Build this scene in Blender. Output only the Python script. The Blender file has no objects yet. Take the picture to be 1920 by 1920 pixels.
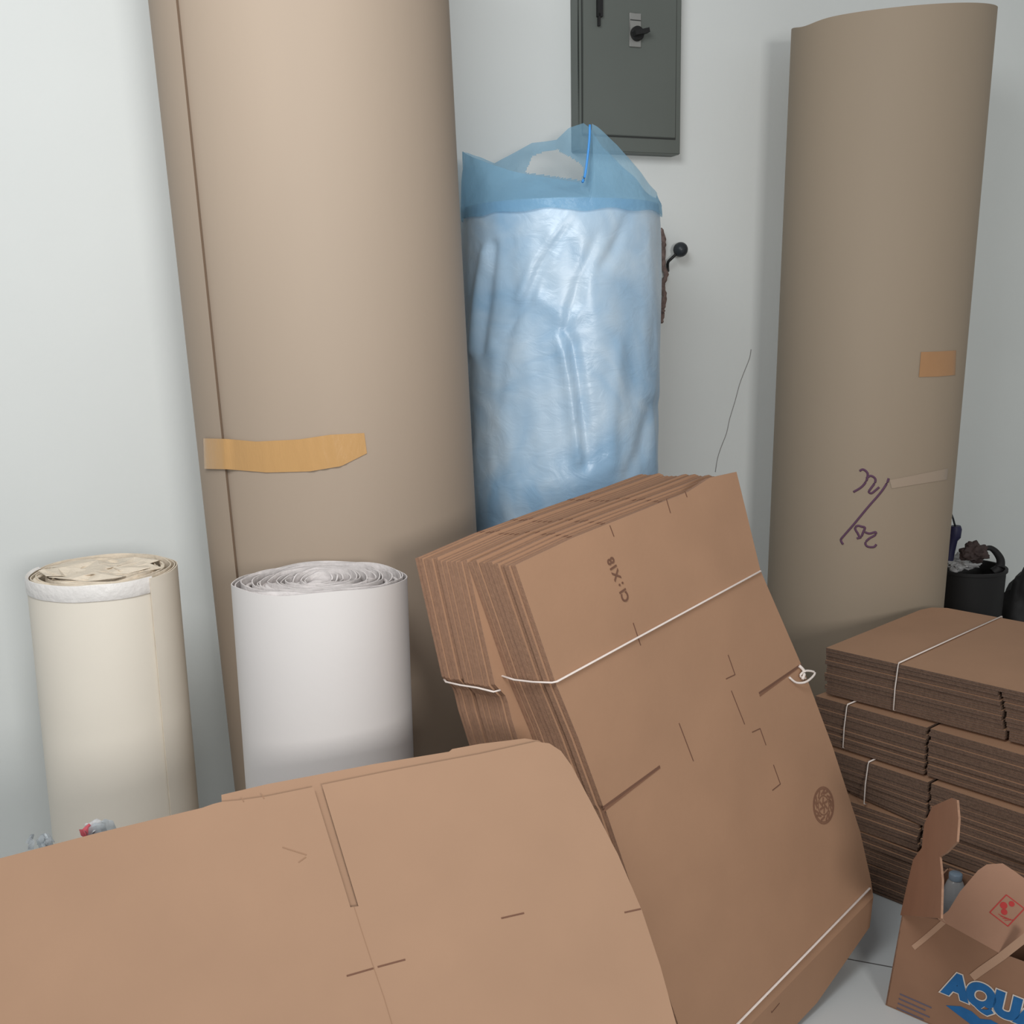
import bpy, bmesh, math, random
import numpy as np
from mathutils import Vector, Matrix, noise
random.seed(7)
PI = math.pi
S = bpy.context.scene
COL = S.collection

# ------------------------------------------------------------------ camera
FPX, PITCH, ROLL, CAMH = 2000.0, math.radians(10.5), math.radians(1.0), 1.6
F = np.array([0, math.cos(PITCH), -math.sin(PITCH)])
U0 = np.array([0, math.sin(PITCH), math.cos(PITCH)])
R0 = np.array([1.0, 0, 0])
CR = math.cos(ROLL)*R0 - math.sin(ROLL)*U0
CU = math.sin(ROLL)*R0 + math.cos(ROLL)*U0
CP = np.array([0, 0, CAMH])
cam = bpy.data.cameras.new('camera')
cam.sensor_width = 36.0; cam.sensor_height = 36.0; cam.sensor_fit = 'HORIZONTAL'
cam.lens = 36.0*FPX/1920.0; cam.clip_start = 0.05
camo = bpy.data.objects.new('camera', cam); COL.objects.link(camo)
m = Matrix.Identity(4)
for i in range(3):
    m[i][0] = CR[i]; m[i][1] = CU[i]; m[i][2] = -F[i]; m[i][3] = CP[i]
camo.matrix_world = m
S.camera = camo

# ------------------------------------------------------------------ world and lights
W = bpy.data.worlds.new('world'); S.world = W; W.use_nodes = True
bgn = W.node_tree.nodes['Background']
bgn.inputs[0].default_value = (0.97, 0.985, 1.0, 1); bgn.inputs[1].default_value = 0.30
def area(name, loc, target, sx, sy, power, col):
    l = bpy.data.lights.new(name, 'AREA'); l.shape = 'RECTANGLE'; l.size = sx; l.size_y = sy
    l.energy = power; l.color = col
    o = bpy.data.objects.new(name, l); COL.objects.link(o); o.location = loc
    o.rotation_euler = (Vector(target)-Vector(loc)).to_track_quat('-Z', 'Y').to_euler()
    return o
area('doorway_light', (1.0, -1.6, 1.8), (-0.6, 2.8, 0.9), 0.7, 0.6, 58, (1.0, 0.985, 0.96))
area('window_light', (-0.55, 0.6, 2.9), (-0.7, 3.2, 1.2), 1.2, 1.0, 47, (0.97, 0.99, 1.0))
S.view_settings.view_transform = 'Standard'
S.view_settings.look = 'None'
S.view_settings.gamma = 1.0
S.view_settings.use_curve_mapping = False
S.view_settings.exposure = 0.0

# ------------------------------------------------------------------ ray helpers (used to measure the place)
def nrm(v): v = np.array(v, float); return v/np.linalg.norm(v)
def ray(x, y): return F + CR*(x-960)/FPX - CU*(y-960)/FPX
def atZ(x, y, z): v = ray(x, y); return CP + v*(z-CAMH)/v[2]
def atY(x, y, Y): v = ray(x, y); return CP + v*Y/v[1]
def atD(x, y, D): return CP + ray(x, y)*D
def onplane(x, y, P, n): v = ray(x, y); return CP + v*np.dot(P-CP, n)/np.dot(v, n)
def proj(P):
    q = np.array(P)-CP; D = q@F
    return 960+FPX*(q@CR)/D, 960-FPX*(q@CU)/D

# ------------------------------------------------------------------ materials
def lin(c): return tuple(((v/255+0.055)/1.055)**2.4 if v > 10 else v/255/12.92 for v in c)
def mat(name, rgb, rough=0.8, noise_amt=0.0, scale=20.0, bump=0.0, bscale=200.0, spec=0.3, stretch=(1,1,1), rgb2=None, **kw):
    M = bpy.data.materials.new(name); M.use_nodes = True
    nt = M.node_tree; b = nt.nodes['Principled BSDF']
    b.inputs['Base Color'].default_value = (*lin(rgb), 1)
    b.inputs['Roughness'].default_value = rough
    b.inputs['Specular IOR Level'].default_value = spec
    for k, v in kw.items(): b.inputs[k.replace('_', ' ')].default_value = v
    tc = nt.nodes.new('ShaderNodeTexCoord'); mp = nt.nodes.new('ShaderNodeMapping')
    mp.inputs['Scale'].default_value = stretch
    nt.links.new(tc.outputs['Object'], mp.inputs[0])
    if noise_amt or rgb2:
        n = nt.nodes.new('ShaderNodeTexNoise'); n.inputs['Scale'].default_value = scale; n.inputs['Detail'].default_value = 5
        nt.links.new(mp.outputs[0], n.inputs['Vector'])
        r = nt.nodes.new('ShaderNodeValToRGB'); c = lin(rgb)
        r.color_ramp.elements[0].position = 0.3; r.color_ramp.elements[1].position = 0.7
        c2 = lin(rgb2) if rgb2 else tuple(min(1, v*(1+noise_amt)) for v in c)
        r.color_ramp.elements[0].color = (*[v*(1-noise_amt) for v in c], 1)
        r.color_ramp.elements[1].color = (*c2, 1)
        nt.links.new(n.outputs['Fac'], r.inputs[0]); nt.links.new(r.outputs[0], b.inputs['Base Color'])
    if bump:
        n2 = nt.nodes.new('ShaderNodeTexNoise'); n2.inputs['Scale'].default_value = bscale; n2.inputs['Detail'].default_value = 4
        nt.links.new(mp.outputs[0], n2.inputs['Vector'])
        bp = nt.nodes.new('ShaderNodeBump'); bp.inputs['Strength'].default_value = bump; bp.inputs['Distance'].default_value = 0.01
        nt.links.new(n2.outputs['Fac'], bp.inputs['Height']); nt.links.new(bp.outputs[0], b.inputs['Normal'])
    return M
M = {}
M['wall'] = mat('wall_paint', (224, 227, 225), 0.9, 0.02, 1.5, 0.05, 60)
M['kraft'] = mat('kraft_board', (160, 127, 102), 0.75, 0.035, 6, 0.03, 90)
M['kraft_dark'] = mat('kraft_board_brown', (166, 129, 102), 0.8, 0.05, 5, 0.03, 90)
M['edge'] = mat('corrugated_edge', (152, 117, 95), 0.9, 0.12, 120, 0.15, 300)
M['edge_shaded'] = mat('corrugated_edge_shaded', (104, 84, 72), 0.9, 0.2, 150, 0.3, 400)  # shade caught between the flutes is put into this darker edge colour
M['roll_kraft'] = mat('paper_roll_kraft', (168, 151, 134), 0.7, 0.03, 3, 0.02, 60, stretch=(1,1,.3))
M['roll_kraft2'] = mat('paper_roll_kraft_dull', (160, 144, 125), 0.7, 0.03, 3, 0.02, 60, stretch=(1,1,.3))
M['roll_in'] = mat('paper_roll_inner', (110, 92, 76), 0.9)
M['white'] = mat('white_paper', (220, 215, 212), 0.6, 0.01, 5, 0.02, 80)
M['white_in'] = mat('white_paper_layers', (212, 206, 204), 0.8, 0.12, 25, 0.3, 60)
M['cream'] = mat('cream_paper', (236, 228, 214), 0.5, 0.02, 4, 0.02, 80)
M['cream_in'] = mat('cream_paper_layers', (226, 213, 194), 0.7, 0.1, 25, 0.3, 60)
M['band'] = mat('white_film', (232, 228, 224), 0.35, 0.02, 10, 0.3, 60)
M['tape'] = mat('amber_tape', (192, 150, 98), 0.14, 0.015, 12, 0.10, 40, spec=0.6, stretch=(6,6,1))
M['tape_dull'] = mat('amber_tape_dull', (176, 134, 96), 0.4, 0.04, 12)
M['string'] = mat('white_strap', (226, 214, 206), 0.45, 0.05, 80)
M['print'] = mat('dark_print', (112, 80, 64), 0.9)
M['ink'] = mat('purple_ink', (100, 70, 92), 0.8)
M['panel'] = mat('grey_green_steel', (98, 103, 98), 0.5, 0.04, 3, 0.02, 60, spec=0.4)
M['panel_dark'] = mat('panel_gap', (58, 60, 58), 0.7)
M['black'] = mat('black_plastic', (36, 36, 36), 0.45, 0.1, 10)
M['knob'] = mat('black_ball', (52, 56, 60), 0.35)
M['metal'] = mat('silver_plate', (160, 160, 156), 0.35, 0.03, 20, Metallic=0.5)
M['rust'] = mat('rusty_brown', (118, 100, 94), 0.9, 0.4, 60)
M['blue_print'] = mat('blue_print', (34, 96, 150), 0.7, 0.1, 40)
M['white_print'] = mat('pale_outline_print', (206, 196, 186), 0.7)
M['grey_print'] = mat('grey_print', (96, 90, 104), 0.8)
M['red_print'] = mat('red_print', (178, 60, 58), 0.8)
M['carton'] = mat('carton_board', (158, 121, 99), 0.75, 0.05, 10, 0.05, 60)
M['carton_in'] = mat('carton_inside', (140, 106, 84), 0.85, 0.05, 10)
M['bin'] = mat('black_bin_plastic', (34, 33, 33), 0.6)
M['navy'] = mat('navy_plastic', (44, 44, 74), 0.5)
M['darkbrown'] = mat('dark_brown', (62, 50, 48), 0.7, 0.2, 30)
M['whitebag'] = mat('white_plastic_scrap', (186, 186, 186), 0.3, 0.15, 30, 0.5, 60)
M['redwrap'] = mat('red_wrapper', (176, 84, 92), 0.3, 0.1, 30)
M['crack'] = mat('wall_crack', (140, 138, 136), 0.9)
def tint_plastic(name, rgb, alpha, rough=0.3, trc=None):
    Mx = bpy.data.materials.new(name); Mx.use_nodes = True; nt = Mx.node_tree
    b = nt.nodes['Principled BSDF']; b.inputs['Base Color'].default_value = (*lin(rgb), 1); b.inputs['Roughness'].default_value = rough
    tr = nt.nodes.new('ShaderNodeBsdfTransparent'); tr.inputs[0].default_value = (*lin(trc or rgb), 1)
    tl = nt.nodes.new('ShaderNodeBsdfTranslucent'); tl.inputs[0].default_value = (*lin(rgb), 1)
    m1 = nt.nodes.new('ShaderNodeMixShader'); m1.inputs[0].default_value = 0.35
    m2 = nt.nodes.new('ShaderNodeMixShader'); m2.inputs[0].default_value = alpha
    nt.links.new(b.outputs[0], m1.inputs[1]); nt.links.new(tl.outputs[0], m1.inputs[2])
    nt.links.new(tr.outputs[0], m2.inputs[1]); nt.links.new(m1.outputs[0], m2.inputs[2])
    nt.links.new(m2.outputs[0], nt.nodes['Material Output'].inputs[0])
    n = nt.nodes.new('ShaderNodeTexNoise'); n.inputs['Scale'].default_value = 14; n.inputs['Detail'].default_value = 5
    tc = nt.nodes.new('ShaderNodeTexCoord'); nt.links.new(tc.outputs['Object'], n.inputs['Vector'])
    bp = nt.nodes.new('ShaderNodeBump'); bp.inputs['Strength'].default_value = 0.5; bp.inputs['Distance'].default_value = 0.02
    nt.links.new(n.outputs['Fac'], bp.inputs['Height']); nt.links.new(bp.outputs[0], b.inputs['Normal'])
    return Mx
M['bag_thin'] = tint_plastic('blue_film', (164, 208, 234), 0.5, 0.3, (216, 236, 246))
M['clear'] = tint_plastic('clear_plastic', (216, 220, 222), 0.5, 0.12, (225, 230, 234))
# bag over foam: pale blue film, crinkled and glossy
def bag_mat():
    Mx = mat('blue_bag_over_foam', (166, 196, 218), 0.36, spec=0.8)
    nt = Mx.node_tree; b = nt.nodes['Principled BSDF']; tc = nt.nodes.new('ShaderNodeTexCoord')
    b.inputs['Sheen Weight'].default_value = 0.1
    w = nt.nodes.new('ShaderNodeMapping'); w.inputs['Scale'].default_value = (1, 1, 1.5)
    n1 = nt.nodes.new('ShaderNodeTexNoise'); n1.inputs['Scale'].default_value = 13; n1.inputs['Detail'].default_value = 6; n1.inputs['Distortion'].default_value = 1.2
    n2 = nt.nodes.new('ShaderNodeTexNoise'); n2.inputs['Scale'].default_value = 3.2; n2.inputs['Detail'].default_value = 3; n2.inputs['Distortion'].default_value = 1.0
    nt.links.new(tc.outputs['Object'], w.inputs[0]); nt.links.new(w.outputs[0], n1.inputs['Vector']); nt.links.new(tc.outputs['Object'], n2.inputs['Vector'])
    ad = nt.nodes.new('ShaderNodeMath'); ad.operation = 'MULTIPLY_ADD'; ad.inputs[1].default_value = 2.5
    nt.links.new(n2.outputs['Fac'], ad.inputs[0]); nt.links.new(n1.outputs['Fac'], ad.inputs[2])
    bp = nt.nodes.new('ShaderNodeBump'); bp.inputs['Strength'].default_value = 0.25; bp.inputs['Distance'].default_value = 0.010
    nt.links.new(ad.outputs[0], bp.inputs['Height']); nt.links.new(bp.outputs[0], b.inputs['Normal'])
    r = nt.nodes.new('ShaderNodeValToRGB'); r.color_ramp.elements[0].position = 0.35; r.color_ramp.elements[1].position = 0.68
    r.color_ramp.elements[0].color = (*lin((146, 182, 212)), 1); r.color_ramp.elements[1].color = (*lin((200, 218, 232)), 1)
    nt.links.new(n2.outputs['Fac'], r.inputs[0]); nt.links.new(r.outputs[0], b.inputs['Base Color'])
    return Mx
M['bag'] = bag_mat()
def floor_mat():
    Mx = mat('white_floor_tiles', (196, 200, 200), 0.35, spec=0.4); nt = Mx.node_tree; b = nt.nodes['Principled BSDF']
    tc = nt.nodes.new('ShaderNodeTexCoord'); mp = nt.nodes.new('ShaderNodeMapping')
    g = atZ(1600, 1800, 0); g2 = atZ(1665, 1812, 0); ang = math.atan2(g2[1]-g[1], g2[0]-g[0])
    mp.vector_type = 'TEXTURE'; mp.inputs['Location'].default_value = (g[0]-0.32*math.cos(ang), g[1]-0.32*math.sin(ang), 0); mp.inputs['Rotation'].default_value = (0, 0, ang)
    br = nt.nodes.new('ShaderNodeTexBrick'); br.offset = 0; br.inputs['Scale'].default_value = 1
    br.inputs['Brick Width'].default_value = 0.6; br.inputs['Row Height'].default_value = 0.6
    br.inputs['Mortar Size'].default_value = 0.0025; br.inputs['Mortar Smooth'].default_value = 0.1
    br.inputs['Color1'].default_value = (*lin((196, 200, 200)), 1); br.inputs['Color2'].default_value = (*lin((196, 200, 200)), 1)
    br.inputs['Mortar'].default_value = (*lin((96, 96, 96)), 1)
    nt.links.new(tc.outputs['Object'], mp.inputs[0]); nt.links.new(mp.outputs[0], br.inputs['Vector'])
    nt.links.new(br.outputs['Color'], b.inputs['Base Color'])
    return Mx
M['floor'] = floor_mat()

M['pale_film'] = mat('pale_film_tape', (170, 152, 134), 0.3)
# ------------------------------------------------------------------ object helpers
def link(name, bm, mats, parent=None, smooth=False, label=None):
    me = bpy.data.meshes.new(name)
    bmesh.ops.recalc_face_normals(bm, faces=bm.faces[:])
    if smooth:
        for f in bm.faces: f.smooth = True
        for e in bm.edges:
            if len(e.link_faces) == 2 and e.calc_face_angle(0) > 0.9: e.smooth = False
    bm.to_mesh(me); bm.free()
    for mm in (mats if isinstance(mats, (list, tuple)) else [mats]): me.materials.append(mm)
    o = bpy.data.objects.new(name, me); COL.objects.link(o)
    if parent is not None:
        o.parent = parent; o.matrix_parent_inverse = Matrix.Translation(parent.location).inverted()
    if label: o['label'] = label
    return o
def thing(name, label, cat, loc, group=None):
    o = bpy.data.objects.new(name, None); COL.objects.link(o); o.location = loc
    o['label'] = label; o['category'] = cat
    if group: o['group'] = group
    o.empty_display_size = 0.05
    return o
def tag(o, label, cat, group=None):
    o['label'] = label; o['category'] = cat
    if group: o['group'] = group
    return o
def tube_into(bm, pts, r, seg=8, mi=0, closed=False, flat=1.0):
    pts = [Vector(p) for p in pts]; n = len(pts); rings = []
    for i, p in enumerate(pts):
        a = pts[(i-1) % n] if (i > 0 or closed) else p; b = pts[(i+1) % n] if (i < n-1 or closed) else p
        t = (b-a).normalized(); up = Vector((0, 0, 1)) if abs(t.z) < 0.9 else Vector((1, 0, 0))
        x = t.cross(up).normalized(); y = x.cross(t).normalized()
        rr = r[i] if isinstance(r, (list, tuple)) else r
        rings.append([bm.verts.new(p + x*math.cos(2*PI*k/seg)*rr + y*math.sin(2*PI*k/seg)*rr*flat) for k in range(seg)])
    for i in range(n if closed else n-1):
        A, B = rings[i], rings[(i+1) % n]
        for k in range(seg):
            f = bm.faces.new((A[k], A[(k+1) % seg], B[(k+1) % seg], B[k])); f.material_index = mi; f.smooth = True
    if not closed:
        for R_ in (rings[0], rings[-1]):
            f = bm.faces.new(R_); f.material_index = mi
def smooth_path(pts, sub=5):
    P = [Vector(p) for p in pts]; out = []
    for i in range(len(P)-1):
        p0 = P[max(i-1, 0)]; p1 = P[i]; p2 = P[i+1]; p3 = P[min(i+2, len(P)-1)]
        for k in range(sub):
            t = k/sub
            out.append(0.5*((2*p1)+(p2-p0)*t+(2*p0-5*p1+4*p2-p3)*t*t+(3*p1-p0-3*p2+p3)*t**3))
    out.append(P[-1]); return out
def lathe_into(bm, prof, c=(0, 0, 0), seg=32, mi=0, wob=0):
    rings = []
    for r, z in prof:
        rings.append([bm.verts.new((c[0]+r*math.cos(2*PI*k/seg), c[1]+r*math.sin(2*PI*k/seg), c[2]+z)) for k in range(seg)])
    for A, B in zip(rings, rings[1:]):
        for k in range(seg):
            f = bm.faces.new((A[k], A[(k+1) % seg], B[(k+1) % seg], B[k])); f.material_index = mi; f.smooth = True
    for R_ in (rings[0], rings[-1]):
        f = bm.faces.new(R_); f.material_index = mi
def box_into(bm, P, lo, hi, mi=0):
    """box in a local frame: P maps (u,v,w) to the world"""
    vs = [bm.verts.new(P(u, v, w)) for w in (lo[2], hi[2]) for v in (lo[1], hi[1]) for u in (lo[0], hi[0])]
    for q in ((0,1,3,2), (4,5,7,6), (0,1,5,4), (2,3,7,6), (0,2,6,4), (1,3,7,5)):
        f = bm.faces.new([vs[i] for i in q]); f.material_index = mi
def slab_into(bm, poly, w0, w1, fn, cuts=(), mf=0, me=1, mb=None):
    """solid board: 2D outline poly, from depth w0 to w1, creased along cuts, placed by fn(u,v,w)"""
    t = bmesh.new()
    f = t.faces.new([t.verts.new((p[0], p[1], 0)) for p in poly])
    t.normal_update()
    if cuts: bmesh.ops.triangulate(t, faces=t.faces[:], ngon_method='EAR_CLIP')
    for (pt, n) in cuts:
        bmesh.ops.bisect_plane(t, geom=t.verts[:]+t.edges[:]+t.faces[:], plane_co=(pt[0], pt[1], 0), plane_no=(n[0], n[1], 0))
    t.verts.ensure_lookup_table()
    idx = {v: i for i, v in enumerate(t.verts)}
    A = [bm.verts.new(fn(v.co.x, v.co.y, w0)) for v in t.verts]; B = [bm.verts.new(fn(v.co.x, v.co.y, w1)) for v in t.verts]
    for f in t.faces:
        q = [idx[v] for v in f.verts]
        g = bm.faces.new([A[i] for i in q]); g.material_index = mf if mb is None else mb
        g = bm.faces.new([B[i] for i in reversed(q)]); g.material_index = mf
    for e in t.edges:
        if len(e.link_faces) == 1:
            i, j = idx[e.verts[0]], idx[e.verts[1]]
            g = bm.faces.new((A[i], A[j], B[j], B[i])); g.material_index = me
    t.free()
def strip_into(bm, pts, width, w, fn, mi=0, th=0.0005):
    fine = [pts[0]]
    for (a, b) in zip(pts, pts[1:]):
        k_ = max(1, int(math.hypot(b[0]-a[0], b[1]-a[1])/0.03)); fine += [(a[0]+(b[0]-a[0])*q_/k_, a[1]+(b[1]-a[1])*q_/k_) for q_ in range(1, k_+1)]
    pts = fine
    """thin printed or cut line along 2D points"""
    for (a, b) in zip(pts, pts[1:]):
        a = np.array(a); b = np.array(b); d_ = (b-a)/np.linalg.norm(b-a); n = np.array([-d_[1], d_[0]])*width/2
        q = [a-n, b-n, b+n, a+n]
        A = [bm.verts.new(fn(p[0], p[1], w)) for p in q]; B = [bm.verts.new(fn(p[0], p[1], w+th)) for p in q]
        for vs in (A, B, (A[0], A[1], B[1], B[0]), (A[1], A[2], B[2], B[1]), (A[2], A[3], B[3], B[2]), (A[3], A[0], B[0], B[3])):
            f = bm.faces.new(vs); f.material_index = mi
def text_mesh_into(bm, body, size, fn, mi=0, offset=0.0, w=0.0006, shear=0.0, th=0.0008, align='LEFT'):
    cu = bpy.data.curves.new('t', 'FONT'); cu.body = body; cu.size = size; cu.offset = offset; cu.shear = shear
    cu.extrude = th/2; cu.align_x = align
    ob = bpy.data.objects.new('t', cu); COL.objects.link(ob)
    dg = bpy.context.evaluated_depsgraph_get(); me = bpy.data.meshes.new_from_object(ob.evaluated_get(dg))
    vs = [bm.verts.new(fn(v.co.x, v.co.y, w+th/2+v.co.z)) for v in me.vertices]
    for p in me.polygons:
        try:
            f = bm.faces.new([vs[i] for i in p.vertices]); f.material_index = mi
        except ValueError: pass
    bpy.data.objects.remove(ob); bpy.data.curves.remove(cu); bpy.data.meshes.remove(me)

# ------------------------------------------------------------------ setting
WA = math.radians(21.0); WZ = 3.6
WO = np.array([0, WZ, 0.0]); WE = np.array([math.cos(WA), math.sin(WA), 0]); WN = np.array([math.sin(WA), -math.cos(WA), 0])
def WP(u, v, w): return WO + WE*u + np.array([0, 0, 1.0])*v + WN*w      # wall frame: along, up, out
def wall_uv(x, y, off=0.0):
    P = onplane(x, y, WO+WN*off, WN)-WO; return P@WE, P[2]
bm = bmesh.new(); box_into(bm, WP, (-3.2, 0, -0.15), (4.2, 3.4, 0)); wall = link('wall_back', bm, M['wall']); wall['kind'] = 'structure'
bm = bmesh.new()
vs = [bm.verts.new(p) for p in [tuple(WP(-3.2, 0, -0.15)), tuple(WP(4.2, 0, -0.15)), (4.6, -2.5, 0), (-3.6, -2.5, 0)]]
f = bm.faces.new(vs); r = bmesh.ops.extrude_face_region(bm, geom=[f])
for v in r['geom']:
    if isinstance(v, bmesh.types.BMVert): v.co.z -= 0.1
fl = link('floor', bm, M['floor']); fl['kind'] = 'structure'
bm = bmesh.new(); box_into(bm, WP, (2.36, 0, 0.001), (2.5, 3.4, 2.2)); wr = link('added_shade_wall', bm, M['wall']); wr['kind'] = 'structure'  # unseen wall, added out of frame to shade the right side
# hairline crack in the paint
bm = bmesh.new()
ck = [(1408,655),(1405,672),(1394,700),(1386,722),(1378,752),(1368,785),(1362,812),(1352,838),(1345,860),(1341,885)]
pts = [WP(*wall_uv(*c), 0.0004) for c in ck]
tube_into(bm, smooth_path(pts, 3), 0.0014, 5); link('crack', bm, M['crack'], wall, label='thin grey crack in the wall paint')

# ------------------------------------------------------------------ paper rolls
class Roll:
    def __init__(s, top, bot, Y, ztop=None):
        """top/bot: (left px, right px, y px) of the silhouette at two heights"""
        def cen(t):        # the circle tangent to the two silhouette rays
            vl, vr = ray(t[0], t[2]), ray(t[1], t[2]); a0, a1 = math.atan2(vl[0], vl[1]), math.atan2(vr[0], vr[1])
            am = (a0+a1)/2; d_ = Y/math.cos(am); c = atY((t[0]+t[1])/2, t[2], Y)
            return np.array([d_*math.sin(am), Y, c[2]]), d_*math.sin((a1-a0)/2)-0.0015
        s.c1, s.r1 = cen(top); s.c0, s.r0 = cen(bot)
        s.zt = ztop if ztop is not None else s.c1[2]
    def at(s, z):
        k = (z-s.c0[2])/(s.c1[2]-s.c0[2]); c = s.c0+(s.c1-s.c0)*k
        return np.array([c[0], c[1], z]), s.r0+(s.r1-s.r0)*k
    def pt(s, x, y, off=0.0, extra=None):
        """point of the roll's near surface seen along a pixel"""
        v = ray(x, y); lo = None; t = 0.5
        z = CAMH + v[2]*s.c0[1]/v[1]
        for _ in range(6):
            c, r = s.at(z); R_ = r+off
            if extra: R_ += extra(z)
            dx, dy = v[0], v[1]; a = dx*dx+dy*dy; b = -2*(dx*c[0]+dy*c[1]); cc = c[0]**2+c[1]**2-R_*R_
            D = max(b*b-4*a*cc, 0); t = (-b-math.sqrt(D))/(2*a); z = CAMH+v[2]*t
        return CP+v*t
def spiral_roll(name, R_, turns, th, pitch, seam, sense, zt, mats, ztop_fn=None, parent=None, taper_flap=0.0, rows=10, squash=0.0, seg=72):
    """sheet wound on itself; outer end at angle 'seam' (0 = towards the camera, + = right)"""
    bm = bmesh.new(); N = int(turns*seg); zs = [zt*k/rows for k in range(rows+1)]
    grid = []
    for i in range(N+1):
        s_ = i/seg                       # turns from the outer end inwards
        ang = seam + sense*2*PI*s_
        col = []
        for side in (0, 1):
            c_ = []
            for k, z in enumerate(zs):
                zz = z
                if ztop_fn and k == rows: zz = z + ztop_fn(s_, ang)
                c, r = R_.at(zz)
                last = taper_flap*max(0, 1-s_/0.12)
                rr = r + (th+0.0012)*max(0, 1-s_) - pitch*max(0, s_-1.0) - side*th + last
                if rr < 0.004: rr = 0.004
                wob = 1+squash*math.sin(2*ang+s_*1.7)*min(1, max(0, s_-1))
                c_.append(bm.verts.new((c[0]+math.sin(ang)*rr*wob, c[1]-math.cos(ang)*rr*wob, zz)))
            col.append(c_)
        grid.append(col)
    for i in range(N):
        a, b = grid[i], grid[i+1]
        for side in (0, 1):
            for k in range(rows):
                f = bm.faces.new((a[side][k], b[side][k], b[side][k+1], a[side][k+1]))
                f.material_index = 0 if (side == 0 and i < seg*1.05) else 1
        for k in (0, rows):
            f = bm.faces.new((a[0][k], b[0][k], b[1][k], a[1][k])); f.material_index = 1
    for g in (grid[0], grid[-1]):
        for k in range(rows):
            f = bm.faces.new((g[0][k], g[0][k+1], g[1][k+1], g[1][k])); f.material_index = 1
    return link(name, bm, mats, parent, smooth=True)
def roll_patch(name, R_, corners_top, corners_bot, n, off, m_, parent, jag=None, extra=None, label=None):
    """patch of tape lying on a roll: top and bottom pixel polylines"""
    bm = bmesh.new(); g = []
    def samp(pl_, t):
        k = t*(len(pl_)-1); i = min(int(k), len(pl_)-2); f_ = k-i
        return pl_[i][0]*(1-f_)+pl_[i+1][0]*f_, pl_[i][1]*(1-f_)+pl_[i+1][1]*f_
    for i in range(n+1):
        a = samp(corners_top, i/n); b = samp(corners_bot, i/n); row = []
        for j in range(5):
            x = a[0]+(b[0]-a[0])*j/4; y = a[1]+(b[1]-a[1])*j/4
            wv = jag(i/n, j/4) if jag else 0
            row.append([bm.verts.new(R_.pt(x, y, off+o2+wv, extra)) for o2 in (0, 0.0006)])
        g.append(row)
    for i in range(n):
        for j in range(4):
            for s_ in (0, 1): bm.faces.new((g[i][j][s_], g[i+1][j][s_], g[i+1][j+1][s_], g[i][j+1][s_]))
        for j in (0, 4): bm.faces.new((g[i][j][0], g[i+1][j][0], g[i+1][j][1], g[i][j][1]))
    for i in (0, n):
        for j in range(4): bm.faces.new((g[i][j][0], g[i][j+1][0], g[i][j+1][1], g[i][j][1]))
    return link(name, bm, m_, parent, smooth=True, label=label)

# tall kraft roll, left of centre
BR = Roll((292, 846, 100), (392, 893, 1000), 2.84)
t = thing('cardboard_roll', 'tallest wide roll of brown corrugated paper, amber tape on it, behind the short white roll', 'paper roll', tuple(BR.at(0)[0]))
spiral_roll('wound_sheet', BR, 2.2, 0.006, 0.009, math.radians(-40), -1, 2.72, [M['roll_kraft'], M['roll_in']], parent=t, rows=14, seg=96)
roll_patch('tape', BR, [(381,822),(425,823),(480,828),(560,824),(620,815),(683,812)], [(383,879),(428,880),(500,886),(580,884),(640,874),(688,850)],
           48, 0.0012, M['tape'], t, jag=lambda a, b: 0.0010+(0.0095 if a < 0.18 else max(0, 0.0095-(a-0.18)*0.17))+0.0030*abs(math.sin(a*41+b*1.2))*(1 if .58 < a < .84 else .2), label='glossy strip of amber packing tape')
# tall kraft roll at the right
RR = Roll((1483, 1866, 60), (1440, 1775, 1060), 3.6)
t = thing('cardboard_roll', 'tall brown corrugated paper roll with purple handwriting, at the right behind the stacked bundles', 'paper roll', tuple(RR.at(0)[0]))
zt = atY(1675, 3, 3.6-0.34)[2]
spiral_roll('wound_sheet', RR, 3.2, 0.005, 0.008, math.radians(-160), -1, zt, [M['roll_kraft2'], M['roll_in']], parent=t, rows=14, seg=96,
            ztop_fn=lambda s_, a: 0.0155*math.sin(a)+0.036*(1-math.cos(a)) - 0.01*math.exp(-((math.atan2(math.sin(a), math.cos(a))+1.3)/0.25)**2))
roll_patch('tape', RR, [(1727,660),(1760,659),(1793,657)], [(1723,707),(1760,706),(1791,703)], 10, 0.0045, M['tape_dull'], t, label='small square of amber tape')
roll_patch('tape', RR, [(1668,900),(1720,890),(1778,878)], [(1672,916),(1720,908),(1776,899)], 10, 0.0045, M['pale_film'], t, label='pale strip of clear tape')
bm = bmesh.new()
def hw(pts): return [RR.pt(1480+x/4.364, 860+y/4.364, 0.0026) for x, y in pts]
for st in ([(575,100),(605,88),(640,120),(630,180),(590,232),(525,272)], [(630,160),(665,140),(700,160),(700,195),(665,245),(650,270),(672,282),(705,258),(735,232)],
           [(812,160),(795,205),(740,285),(640,400),(525,540),(445,632),(422,665),(440,700)], [(600,558),(560,548),(538,570),(560,610),(582,645),(605,600),(618,565),(600,556)],
           [(582,645),(552,652)], [(620,600),(655,612),(705,600),(700,625),(650,655),(622,690),(640,718),(690,722),(712,700)]):
    tube_into(bm, smooth_path(hw(st), 5), 0.0042, 6, flat=0.9)
link('handwriting', bm, M['ink'], t, label='purple pen scrawl of digits around a slash')
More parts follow.
